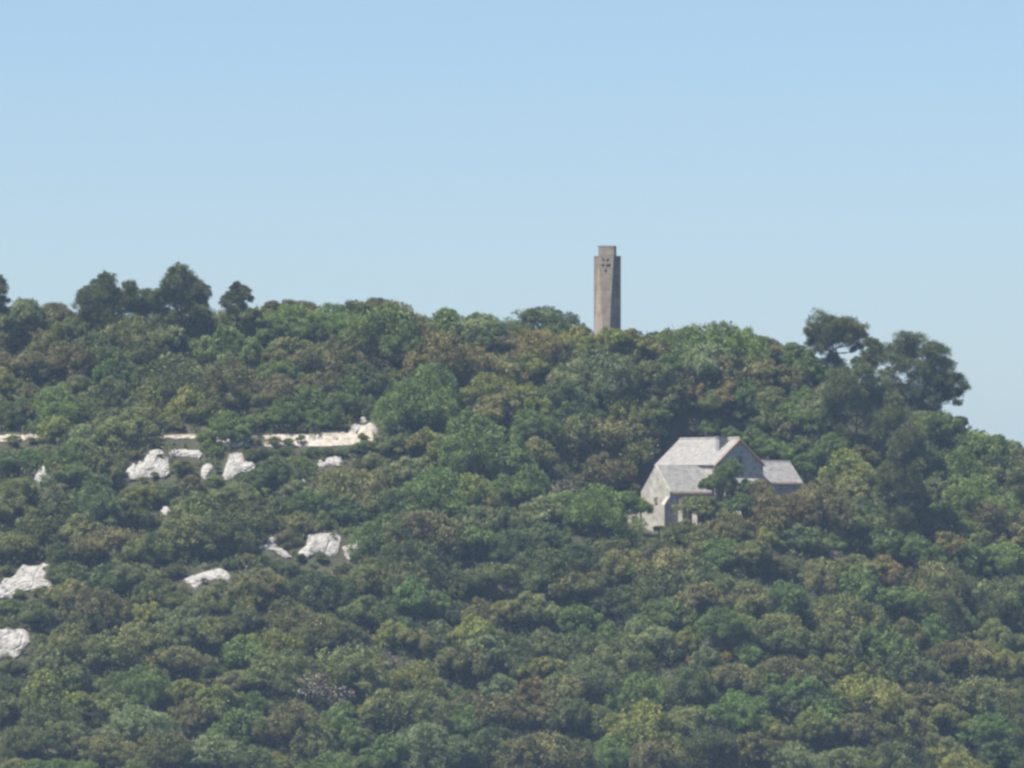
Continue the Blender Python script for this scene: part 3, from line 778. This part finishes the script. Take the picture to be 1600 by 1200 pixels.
LIST = """
38,480,64,S 84,480,42,B 303,480,66,S 212,505,75,O 265,515,62,S 355,522,62,G 25,512,52,B 92,508,36,Y 155,529,66,D 75,535,52,O
112,550,56,B 200,542,52,D 270,568,92,O 362,580,92,B 50,565,62,B 172,575,52,G 190,562,46,D 88,620,86,G 175,605,62,D 228,615,50,Y
300,642,118,Y 200,655,82,O 358,662,66,G 12,640,52,D 45,650,62,O 160,640,46,D 92,660,52,Y 130,672,46,S 5,585,42,Y 5,490,50,S 128,500,40,O
405,490,56,Y 425,474,26,B 455,474,32,O 482,477,32,B 455,492,76,G 520,492,72,G 553,479,56,O 590,478,52,O 622,485,72,T 605,502,108,G
697,494,58,G 750,504,62,S 758,527,46,D 690,534,96,R 610,537,62,S 550,537,76,B 512,542,56,O 442,540,62,O 415,522,46,D 477,555,56,B
445,574,52,G 438,600,56,B 497,592,56,B 565,577,62,D 548,600,56,G 610,585,46,Y 675,585,86,G 640,617,90,G 775,564,66,T 762,602,76,Y
775,628,62,T 605,612,15,r 590,632,15,r 680,640,52,Y 702,622,32,Y 740,660,100,G 620,672,52,S 665,682,52,Y 475,626,84,G 430,650,46,G
500,650,40,G 548,628,50,D 412,630,52,O 392,660,40,O 660,560,50,T 720,575,46,O 640,555,44,B 380,615,50,O
908,512,30,G 840,527,72,R 905,524,50,Y 988,526,48,Y 890,542,52,O 925,542,46,S 1022,544,66,T 1078,524,72,G 1126,516,84,G 1168,528,60,G 1042,526,46,Y
1100,547,66,S 1195,535,50,T 1070,562,66,G 1120,564,66,B 830,564,62,Y 875,567,42,D 950,564,86,S 900,577,66,S 1012,577,62,O 880,602,66,D
825,617,66,Y 1180,569,66,T 1095,592,46,R 1050,602,62,O 1137,600,52,R 1115,614,52,O 955,600,52,O 975,627,72,Y 905,622,46,G 900,642,66,D
1020,614,46,O 1030,640,52,T 1140,647,108,G 1070,627,46,T 825,657,72,G 905,662,66,O 965,664,62,T 995,655,46,D 800,530,46,T 795,512,40,O
1205,537,42,D 1238,552,56,G 1225,584,56,B 1265,572,52,G 1265,632,46,S 1218,642,52,T 1257,614,42,G 1235,680,92,G 1180,690,70,G 1160,610,56,G
1200,612,50,O 1470,660,62,G 1498,654,26,O 1522,684,66,G 1557,682,22,S 1590,707,46,S 1500,717,76,G 1562,720,56,S 1320,714,62,Y 1350,702,42,B
1345,737,52,Y 1275,727,52,G 1535,732,36,Y 1565,735,42,D 1585,742,26,K 1300,690,50,G 1440,700,50,D
45,712,46,G 12,716,38,D 108,702,46,G 150,707,62,O 184,722,40,D 120,745,72,D 96,730,24,B 150,770,76,D 28,762,62,O 15,782,52,O 85,787,62,D
158,802,46,Y 50,817,62,O 130,817,62,O 170,837,76,B 286,730,44,T 298,750,40,B 225,775,66,Y 258,768,36,D 336,748,22,G 312,780,62,O 372,775,72,O
310,832,100,O 362,822,90,D 330,868,62,D 250,842,56,O 212,852,56,O 30,850,62,O 70,858,46,D 108,890,52,D 162,890,52,D 212,895,62,O
238,914,44,O 112,917,56,T 20,690,34,O 195,790,50,D
432,726,52,D 474,728,50,G 460,756,30,S 405,754,66,D 480,778,52,G 558,757,112,T 612,772,56,D 545,806,96,D 470,817,62,O 395,812,94,O
572,705,52,G 606,695,56,S 660,690,52,Y 730,692,82,G 665,718,36,Y 683,747,94,G 640,727,52,S 735,757,76,Y 690,780,52,B 740,800,56,S
612,814,76,G 672,817,104,B 660,860,90,D 735,837,66,G 632,887,56,S 488,902,58,D 410,894,40,T 385,857,50,D 585,882,46,O 575,832,44,D 452,832,30,T
520,745,40,O 800,715,66,G 790,760,60,G 790,800,56,D 830,740,60,G 840,700,60,O 845,790,60,S 800,840,70,D 850,830,60,D
925,690,110,T 935,722,80,T 990,718,46,D 1030,672,62,G 1095,668,62,G 1170,662,66,G 1020,700,40,S 880,762,46,K 
1070,828,62,O 1135,857,66,G 1035,836,46,Y 978,868,62,T 978,890,56,G 900,862,66,D 1012,864,32,K 1050,870,66,T 1090,887,62,D 1135,905,52,O
1175,857,62,O 1215,880,52,O 1255,837,62,D 1280,885,70,T 1290,802,46,D 1100,840,56,O
1290,772,86,B 1325,802,62,O 1365,752,42,Y 1375,837,56,G 1355,827,46,S 1472,802,66,G 1460,760,56,S 1530,760,90,G 1535,797,72,B 1572,822,66,T
1478,842,56,R 1430,850,62,G 1508,825,52,O 1582,847,52,Y 1570,867,76,G 1510,857,52,G 1460,892,86,O 1335,880,62,O 1380,880,52,R 1337,902,62,G
1355,897,36,S 1310,868,40,K 1500,907,62,D 1545,917,72,O 1588,907,46,D 1398,908,14,b 1225,924,64,G 1330,760,56,O 1345,790,50,D 1440,800,50,D
15,955,62,G 55,957,56,D 85,937,62,O 62,930,30,Y 155,927,72,B 235,957,56,Y 140,947,52,D 108,987,72,O 218,982,66,O 155,1007,76,O 85,1017,62,S
282,962,62,S 340,977,62,O 385,962,52,D 378,1012,66,G 285,1022,62,B 225,1057,86,G 70,1057,66,Y 20,1045,52,D 118,1047,52,O 342,1082,62,Y
300,1102,52,B 75,1107,72,D 215,1117,72,S 370,1117,62,G 115,1142,72,O 330,930,50,O 380,920,50,O 30,1150,70,O 170,1160,70,T 260,1160,76,O 330,1165,76,S 395,1175,70,D
496,913,92,D 415,907,62,T 570,893,56,O 600,899,36,Y 642,892,66,O 645,917,62,G 705,902,62,D 770,895,72,O 748,908,22,K 502,974,76,O 425,997,76,Y
435,1037,82,O 575,947,62,D 662,932,52,D 610,980,42,Y 648,992,46,T 685,977,46,S 745,977,66,Y 762,1002,66,S 552,1027,92,O 604,1027,30,K 655,1050,72,Y
720,1022,62,O 500,1072,66,K 655,1094,82,O 598,1087,62,O 780,1094,62,T 730,1120,46,G 662,1142,82,S 455,1117,92,T 497,1142,62,O 715,1167,62,D
604,1167,62,G 430,1178,17,b 517,1187,72,G 775,1142,72,D 450,945,56,O 540,985,50,D
862,870,76,D 838,904,56,D 896,910,62,O 1018,907,76,D 905,957,62,G 830,942,62,O 965,932,62,D 1050,947,66,G 1095,927,62,T 1125,967,76,G
1160,972,52,T 975,1002,72,O 900,1002,72,D 1030,992,62,S 1072,992,46,Y 915,1042,76,S 850,1037,52,Y 882,1067,62,T 1000,1062,72,G 1080,1052,82,D
1079,1026,14,r 1135,1020,15,b 1145,1052,62,T 1190,1052,46,G 1005,1107,100,Y 1150,1097,76,G 1078,1117,62,O 835,1067,52,R 895,1102,62,D 852,1162,100,T
963,1162,72,G 1020,1170,76,B 1110,1152,86,D 1175,1157,62,O 930,900,52,B 1175,925,60,O
1322,942,92,O 1405,932,66,G 1555,932,62,D 1217,972,66,O 1225,997,62,D 1296,987,62,O 1380,987,66,G 1415,977,52,O 1229,1035,72,B 1258,1067,56,G
1268,1037,46,Y 1340,1067,86,Y 1410,1032,66,D 1448,1042,52,S 1520,1012,62,T 1550,1022,72,Y 1530,1072,86,O 1448,1080,62,B 1390,1087,52,T 1208,1082,52,G
1278,1085,62,D 1288,1109,62,G 1477,1112,56,Y 1550,1130,76,G 1422,1123,66,O 1345,1132,72,T 1303,1138,14,r 1264,1129,62,Y 1241,1174,82,S 1331,1182,72,O
1404,1167,82,D 1498,1194,76,Y 1562,1167,62,D 1590,1085,46,Y 170,612,14,r 72,482,14,r
"""
for tok in LIST.split():
    a, b, c, kd = tok.split(',')
    for f in (1.27, 1.15, 1.0, .88, .76, .64):
        w = float(c) * f
        ell = ((PXG - float(a)) / (w * .52)) ** 2 + ((PYG - float(b) - 2) / (w * .46)) ** 2 < 1
        if (ell & clear).sum() <= .03 * ell.sum(): break
    tree(float(a), float(b) + 1 + (w - float(c)) * .42, w, kd)

# trees standing right in front of the chapel, and the bright one left of its annex
def front(px, py, w, kind, y, **k): return tree(px, py, w, kind, y=y, **k)
front(850, 497, 92, 'D', 60.0, aspect=.78); front(822, 514, 48, 'D', 58.0); front(872, 515, 52, 'D', 57.0)
front(952, 530, 62, 'Y', 44.0); front(982, 530, 52, 'Y', 45.0); front(926, 534, 44, 'Y', 44.0)
front(1212, 704, 56, 'G', 37.0); front(1178, 688, 60, 'G', 39.0); front(1245, 708, 54, 'G', 37.5); front(1125, 672, 60, 'G', 40.0); front(1200, 780, 50, 'T', 11.0); front(1246, 786, 52, 'R', 12.0); front(1166, 760, 36, 'G', 12.5)
for px_, py_, w_, k_ in ((240,741,12,'O'),(222,749,14,'Y'),(252,712,10,'O'),(376,743,16,'D'),(340,731,12,'G'),(30,927,20,'Y'),(60,923,18,'Y'),(12,1028,14,'O'),(36,1016,10,'O'),(318,906,11,'O'),(344,907,12,'O'),
                          (468,870,17,'D'),(502,869,20,'D'),(447,850,13,'D'),(520,836,9,'B'),(402,690,22,'S'),(428,689,24,'O'),(449,690,18,'S'),(470,685,16,'G'),(566,682,18,'Y'),(20,690,16,'O'),(48,687,14,'O'),(70,748,10,'O')):
    front(px_, py_, w_, k_, hit(px_, py_) - 1.3)
for q in ((488, 707, 28), (512, 706, 24), (534, 708, 22), (556, 704, 28), (410, 707, 30), (445, 706, 28)): front(*q, 'D', hit(q[0], q[1], .5))  # dark bushes added under the bank edge, standing in for its shadow
front(934, 788, 120, 'L', 10.5, aspect=.98)
front(900, 806, 60, 'L', 10.0)
front(978, 784, 62, 'L', 11.5, aspect=.9); front(958, 812, 36, 'D', 15.5)
front(1143, 732, 40, 'G', 12.5, aspect=1.2)
front(1120, 757, 56, 'G', 12.0)
front(1093, 792, 58, 'O', 9.0)
front(1160, 785, 56, 'D', 11.0)
front(1187, 764, 52, 'B', 12.0)
front(1135, 800, 50, 'G', 9.5)
front(1137, 818, 74, 'T', 8.0)
front(1222, 797, 88, 'R', 10.0)
front(1272, 770, 60, 'R', 14.0)
front(1205, 820, 62, 'Y', 8.0)
front(1060, 824, 34, 'O', 8.0)

# ------------------------------------------------------------------ pines with their own branching
def pine(label, trunk, pads, y=None, spread=1.6, seed=0, density=1.0, up=.5, fat=1.0):
    r = random.Random(seed)
    if y is None: y = hit(*trunk[0])
    k = 1 + y / DIST; s = k / PPM
    tp = [(wx(px, y), y, wz(py, y)) for px, py in trunk]
    g = float(terrain(tp[0][0], y))
    root = link('pine_tree', None, loc=(tp[0][0], y, g))
    o = Vector(root.location)
    pts = [Vector(p) - o for p in tp]
    pts[0].z = min(-.4, pts[0].z)
    b = MB()
    n = len(pts); rad = [max(.05, .20 * (1 - .75 * i / max(1, n - 1))) for i in range(n)]
    b.tube(pts, rad, 7)
    V, F, T = [], [], []; base = 0
    for (px, py, rp) in pads:
        dy = r.uniform(-1, 1) * spread
        c = Vector((wx(px, y), y + dy, wz(py, y))) - o
        R = rp * s * 1.55 * fat
        # limb from the trunk point somewhat below the pad
        best = min(pts[1:], key=lambda p: (p - c).length + (3.0 if p.z > c.z else 0))
        mid = best.lerp(c, .55) + Vector((0, 0, -.12 * (c - best).length))
        b.tube([best, mid, c], [.075, .05, .02], 5)
        nc = max(4, int(19 * density))
        for i in range(nc):
            d = unit(rng.normal(size=3)); d[2] *= .8
            cc = np.array(c) + d * R * rng.uniform(.35, .8)
            cr = R * rng.uniform(.28, .45)
            m = int(80 * density * max(.6, min(2.2, cr / .45)))
            dd = unit(rng.normal(size=(m, 3)) + np.array([0, 0, up]))
            P = cc + dd * cr * (rng.uniform(.3, 1.1, (m, 1)) + .5 * rng.uniform(0, 1, (m, 1)) ** 5) * np.array([1, 1, .85])
            N = unit(np.cross(dd + np.array([0, 0, .4]), rng.normal(size=(m, 3))))
            v, f = leaf_quads(P, N, .13, .38)
            V.append(v); F.append(f + base); base += len(v)
            T.append(np.clip(.5 * rng.uniform() + .5 * rng.uniform(0, 1, m), 0, 1))
    link('crown', mesh_np('pine_crown', np.concatenate(V), np.concatenate(F), np.concatenate(T), mat=FOL['P']), root)
    link('trunk', b.mesh('pine_trunk', M_BARK, smooth=True), root)
    tag(root, label, 'pine', 'pines of the hill')
    return root

pine('umbrella shaped dark pine with forked trunk against the sky', [(1302, 600), (1306, 565), (1308, 552), (1304, 545), (1296, 535)],
     [(1283, 503, 16), (1276, 515, 13), (1266, 519, 9), (1274, 530, 10), (1266, 535, 7), (1292, 520, 14), (1300, 506, 12), (1313, 507, 15), (1328, 509, 15), (1340, 515, 12),
      (1345, 524, 9), (1318, 522, 16), (1332, 528, 13), (1304, 530, 12), (1288, 537, 9), (1282, 545, 9), (1342, 541, 6), (1334, 545, 5), (1300, 556, 10), (1310, 566, 10), (1296, 570, 11), (1320, 534, 10)], None, seed=3)
pine('slim dark pine between the umbrella pine and the large leaning pine', [(1364, 600), (1364, 572), (1362, 545)],
     [(1358, 535, 8), (1362, 545, 10), (1370, 540, 9), (1355, 555, 9), (1366, 560, 11), (1375, 552, 10), (1350, 566, 8), (1362, 572, 9), (1343, 562, 6), (1334, 565, 5)], None, seed=4)
pine('large dark pine with wind swept crown leaning right on the skyline', [(1440, 650), (1442, 618), (1446, 590), (1440, 555)],
     [(1410, 530, 13), (1422, 536, 14), (1436, 540, 14), (1400, 545, 14), (1412, 555, 15), (1430, 556, 16), (1448, 553, 14), (1462, 548, 13), (1474, 552, 11), (1478, 566, 11), (1466, 570, 14),
      (1446, 574, 15), (1425, 575, 16), (1403, 572, 15), (1390, 560, 13), (1482, 580, 11), (1470, 590, 13), (1452, 592, 11), (1430, 596, 14), (1486, 594, 11), (1500, 592, 9), (1506, 604, 8),
      (1498, 612, 9), (1486, 618, 9), (1472, 622, 10), (1458, 626, 11), (1495, 629, 6), (1440, 620, 12), (1424, 612, 13), (1480, 606, 9), (1388, 585, 12), (1398, 600, 12), (1410, 612, 12), (1394, 616, 12), (1465, 600, 12), (1474, 610, 11), (1450, 608, 11), (1410, 632, 12), (1430, 634, 12), (1448, 638, 11), (1462, 636, 9)], None, spread=2.4, seed=5)
pine('broad dark pine with visible trunk below the leaning pine', [(1337, 715), (1338, 680), (1339, 650), (1345, 620), (1348, 590)],
     [(1318, 586, 12), (1334, 580, 13), (1350, 580, 12), (1305, 598, 13), (1322, 600, 15), (1342, 598, 15), (1362, 592, 13), (1376, 602, 13), (1300, 615, 12), (1318, 618, 15), (1340, 616, 13),
      (1360, 614, 15), (1380, 618, 14), (1394, 628, 13), (1292, 632, 11), (1308, 636, 13), (1330, 636, 12), (1352, 636, 12), (1374, 638, 14), (1396, 645, 13), (1288, 650, 11), (1302, 655, 11), (1318, 654, 10),
      (1358, 656, 12), (1376, 658, 13), (1392, 664, 12), (1294, 668, 9), (1310, 672, 9), (1366, 674, 11), (1384, 680, 10), (1408, 632, 12), (1412, 650, 12), (1330, 690, 9), (1350, 690, 10), (1375, 694, 10)], None, spread=2.4, seed=6)
pine('tall narrow dark pine hanging below the pine clump right of the chapel', [(1412, 845), (1411, 800), (1412, 750), (1418, 700)],
     [(1425, 672, 12), (1414, 684, 13), (1430, 690, 13), (1403, 698, 13), (1420, 706, 14), (1436, 710, 11), (1396, 714, 12), (1412, 722, 14), (1428, 728, 13), (1388, 730, 12), (1404, 740, 14), (1422, 745, 13),
      (1380, 746, 11), (1392, 758, 13), (1412, 762, 14), (1430, 764, 12), (1378, 766, 10), (1400, 778, 14), (1420, 782, 14), (1440, 780, 10), (1392, 794, 12), (1412, 800, 13), (1430, 800, 12), (1402, 816, 12), (1420, 816, 12)], None, spread=1.8, seed=7)
pine('rounded feathery dark pine on the skyline, broadest of the left pines', [(160, 530), (161, 505), (163, 480), (165, 455)],
     [(168, 436, 8), (160, 442, 9), (172, 446, 10), (150, 448, 8), (162, 456, 11), (178, 458, 10), (140, 456, 8), (148, 464, 11), (130, 462, 8), (134, 474, 10), (160, 470, 12), (180, 472, 11), (202, 448, 8), (196, 458, 9),
      (208, 455, 7), (200, 468, 10), (210, 470, 8), (190, 478, 11), (128, 482, 9), (142, 486, 11), (160, 488, 12), (176, 490, 11), (205, 482, 8), (152, 500, 10), (168, 500, 9), (132, 495, 8)], 46, seed=8, fat=1.22, up=1.0)
pine('tallest pointed dark pine on the skyline at left', [(284, 520), (284, 490), (283, 460), (282, 430)],
     [(281, 420, 8), (274, 427, 8), (288, 426, 8), (268, 436, 9), (282, 440, 11), (296, 434, 7), (292, 446, 10), (262, 446, 9), (275, 454, 11), (305, 442, 8), (308, 452, 9), (300, 460, 10), (320, 452, 6), (322, 460, 6), (312, 466, 8),
      (285, 464, 11), (262, 462, 11), (250, 458, 8), (246, 468, 10), (268, 474, 11), (290, 476, 10), (252, 482, 10), (318, 472, 6)], 46, seed=9, fat=1.15)
pine('low bushy dark pine against the left foot of the tallest skyline pine', [(228, 510), (229, 490), (230, 470)],
     [(230, 460, 7), (222, 468, 9), (236, 468, 8), (216, 478, 9), (230, 480, 11), (242, 484, 9), (224, 490, 9)], 47, seed=10, fat=1.22, up=.9)
pine('small thin topped pine, rightmost of the left skyline pines', [(370, 515), (370, 490), (371, 460)],
     [(371, 446, 5), (364, 452, 6), (378, 451, 6), (372, 457, 8), (386, 455, 6), (360, 462, 7), (380, 464, 9), (367, 468, 9), (352, 466, 6), (390, 466, 6), (354, 476, 8), (375, 478, 9), (364, 486, 8)], 47, seed=11, fat=.95, up=1.0)
pine('dark pine cut by the left edge of the picture', [(-12, 520), (-12, 490), (-10, 450)],
     [(-4, 437, 7), (2, 444, 7), (-12, 440, 9), (6, 455, 8), (-8, 455, 11), (-22, 450, 10), (8, 468, 7), (-4, 472, 11), (-20, 470, 11), (4, 484, 8), (-12, 488, 10)], 46, seed=12)
pine('dark pine at the right edge beside the chapel slope', [(1592, 815), (1592, 790), (1590, 755)],
     [(1590, 742, 8), (1582, 752, 9), (1596, 752, 10), (1576, 765, 9), (1590, 768, 12), (1602, 766, 10), (1578, 782, 10), (1594, 786, 12), (1584, 800, 10), (1604, 790, 10)], None, seed=13)
pine('dark pine with tiered branches in the lower right slope', [(1478, 1020), (1480, 985), (1482, 945)],
     [(1482, 932, 9), (1472, 940, 10), (1492, 944, 10), (1462, 954, 10), (1480, 958, 13), (1500, 958, 10), (1452, 968, 9), (1470, 974, 13), (1492, 976, 12), (1508, 976, 9), (1464, 992, 11), (1484, 996, 12), (1500, 994, 10), (1476, 1008, 10)], None, seed=14)
pine('dark pine cut by the lower right corner of the picture', [(1606, 1240), (1606, 1180), (1604, 1080)],
     [(1602, 1066, 9), (1598, 1084, 10), (1612, 1080, 11), (1596, 1104, 11), (1610, 1108, 12), (1594, 1126, 11), (1612, 1132, 12), (1596, 1150, 11), (1610, 1158, 12), (1594, 1174, 11), (1608, 1184, 13), (1594, 1198, 11)], None, seed=15)

# ------------------------------------------------------------------ filling: oaks and bushes wherever the listed ones leave the slope bare
PINEX = [(-20, 14), (118, 218), (222, 326), (345, 398), (1252, 1515)]
for sx in np.arange(4, 1600, 30.0):
    sy = float(np.interp(sx, SKY_X, SKY_Y))
    if 900 < sx < 1000 or 1280 < sx < 1440: continue
    low = any(a < sx < b for a, b in PINEX)
    ty_ = sy + (15 if low else 7)
    if any(((sx - p[1]) / (p[3] * .46)) ** 2 + ((ty_ - p[2]) / (p[3] * .42)) ** 2 < 1 for p in placed): continue
    w = random.uniform(44, 58)
    tree(sx, ty_ + w * .36, w, random.choice('SOGTOSY'))
cover = clear.copy()
for _, px, py, w, kd in placed:
    cover |= ((PXG - px) / (w * .50)) ** 2 + ((PYG - py) / (w * .44)) ** 2 < 1
PINES = [[(1255,500),(1350,500),(1390,520),(1480,545),(1512,600),(1450,640),(1420,700),(1450,780),(1420,830),(1375,760),(1385,690),(1280,680),(1300,570)],
         [(120,440),(210,440),(215,490),(160,510),(125,490)], [(225,460),(280,415),(325,460),(300,480),(230,490)]]
for P in PINES: cover |= inpoly(PXG, PYG, P)
sky_limit = np.interp(PXG, SKY_X, SKY_Y) + 10
free = (~cover) & (PYG > sky_limit)
def near_clear(px, py, w):
    return (clear & (((PXG - px) / (w * .55)) ** 2 + ((PYG - py) / (w * .5)) ** 2 < 1)).any()
cand = np.argwhere(free); rng.shuffle(cand)
nfill = 0
for i, j in cand:
    if cover[i, j]: continue
    px, py = (j + .5) * RS + random.uniform(-2, 2), (i + .5) * RS + random.uniform(-2, 2)
    w = random.uniform(44, 68); qy = py + w * .1
    ell = ((PXG - px) / (w * .5)) ** 2 + ((PYG - qy) / (w * .44)) ** 2 < 1
    if ell.any() and (ell & ~cover).sum() / ell.sum() < .22: continue
    ok = False
    for w in (w, 34, 24):
        qy = py + w * .12
        if not near_clear(px, qy, w): ok = True; break
    if not ok: continue
    # take the kind of a neighbour so that the colours of the slope stay in patches
    if random.random() < .6:
        nb = sorted(placed, key=lambda p: (p[1] - px) ** 2 + (p[2] - qy) ** 2)[:3]
        kd = random.choice(nb)[4]
        if kd in 'brKL': kd = 'O'
    else:
        kd = random.choices('ODSTGYB', (6, 7, 3, 3, 3, 1.5, 2))[0]
    tree(px, qy, w, kd)
    nfill += 1
    cover |= ((PXG - px) / (w * .50)) ** 2 + ((PYG - qy) / (w * .44)) ** 2 < 1

# labels that single out each tree: its look, and its rank from the nearest landmark
LAND = [('the tower', 949, 450), ('the chapel', 1120, 750), ('the umbrella pine', 1303, 525), ('the leaning pine', 1445, 580), ('the hanging narrow pine', 1410, 760),
        ('the pale track bank', 500, 688), ('the tallest skyline pine', 283, 450), ('the broad left skyline pine', 165, 465), ('the cracked limestone outcrop', 232, 728),
        ('the three part outcrop', 490, 855), ('the biggest white slab', 40, 905), ('the low jagged rock ridge', 325, 903), ('the lower left edge rock', 22, 1005),
        ('the bottom left corner', 0, 1200), ('the bottom right corner', 1600, 1200), ('the bottom edge centre', 800, 1200), ('the upright white stone', 1239, 901),
        ('the tiered pine', 1480, 965), ('the right edge pine', 1590, 770), ('the bottom broom', 430, 1178), ('the lowest red bush', 1303, 1138),
        ('the small boulder at left', 68, 741), ('the scree patch', 570, 660), ('the grey dry bush', 880, 762)]
ORD = ['nearest', 'second nearest', 'third nearest', 'fourth nearest', 'fifth nearest', 'sixth nearest', 'seventh nearest', 'eighth nearest', 'ninth nearest', 'tenth nearest']
buckets = {}
for root, px, py, w, kd in placed:
    lm = min(LAND, key=lambda q: (q[1] - px) ** 2 + (q[2] - py) ** 2)
    dx, dy = px - lm[1], py - lm[2]
    if 'edge' in lm[0] and 'bottom' in lm[0] or 'corner' in lm[0]: sec = 'to'
    elif abs(dx) > abs(dy): sec = 'right of' if dx > 0 else 'left of'
    else: sec = 'below' if dy > 0 else 'above'
    size = 'broad' if w >= 84 else 'small' if w < 48 else 'medium'
    desc = NAMES[kd][1]
    if kd not in 'r': desc = size + ' ' + desc
    buckets.setdefault((desc, lm[0], sec), []).append((dx * dx + dy * dy, root))
for (desc, lm, sec), lst in buckets.items():
    lst.sort(key=lambda q: q[0])
    for i, (_, root) in enumerate(lst):
        rank = ORD[min(i, 9)]
        root['label'] = f'{desc}, {rank} such {sec} {lm}' if len(lst) > 1 else f'{desc} {"next" if sec == "to" else "just"} {sec} {lm}'

# ------------------------------------------------------------------ low scrub under and between the trees (a mass nobody could count)
def scrub():
    V, F, T = [], [], []; base = 0
    st = 1.55
    for x in np.arange(-74, 74, st):
        for y in np.arange(-48, 72, st):
            xx, yy = x + rng.uniform(-.8, .8), y + rng.uniform(-.8, .8)
            g = float(terrain(xx, yy)); r = rng.uniform(.5, 1.35)
            px, py = to_px(xx, yy, g + r * .4)
            if px < -40 or px > 1640 or py > 1260: continue
            qx = max(px, 2)
            if any(is_clear(qx, py + b) for b in (0, -4, 3)): continue
            if any(is_clear(max(qx + a, 1), py + b) for a, b in ((0, -8), (0, -14), (9, -4), (-9, -4), (13, -8))): r = rng.uniform(.3, .6)
            if abs(xx - HOUSE[0]) < 12 and 10 < yy < 38 and abs(xx - HOUSE[0]) + abs(yy - HOUSE[1]) < 20: continue
            m = int(62 * r)
            d = unit(rng.normal(size=(m, 3)) + np.array([0, 0, .6])); d[:, 2] = np.abs(d[:, 2])
            P = np.array([xx, yy, g + .15 * r]) + d * r * (rng.uniform(.45, 1.05, (m, 1)) + .4 * rng.uniform(0, 1, (m, 1)) ** 5)
            N = unit(d + .7 * rng.normal(size=(m, 3)))
            v, f = leaf_quads(P, N, .15)
            V.append(v); F.append(f + base); base += len(v); T.append(np.full(m, rng.uniform(0, .7)) + rng.uniform(0, .3, m))
    o = link('scrub', mesh_np('scrub', np.concatenate(V), np.concatenate(F), np.concatenate(T), mat=FOL['U']))
    tag(o, 'low dark green scrub filling the gaps between the oaks', 'scrub', kind='stuff')
scrub()

# ------------------------------------------------------------------ air
def haze():
    b = MB(); b.box(-4200, 4200, -4200, 4200, -90, 34)
    m, n, l, out = new_mat('haze_air')
    pv = n.new('ShaderNodeVolumePrincipled')
    pv.inputs['Color'].default_value = (.50, .70, 1.0, 1)
    pv.inputs['Density'].default_value = 0.000102
    pv.inputs['Anisotropy'].default_value = 0.0
    l.new(pv.outputs[0], out.inputs['Volume'])
    o = b.build('haze', m)
    tag(o, 'thin pale blue haze in the air before the hill', 'haze', kind='stuff')
haze()
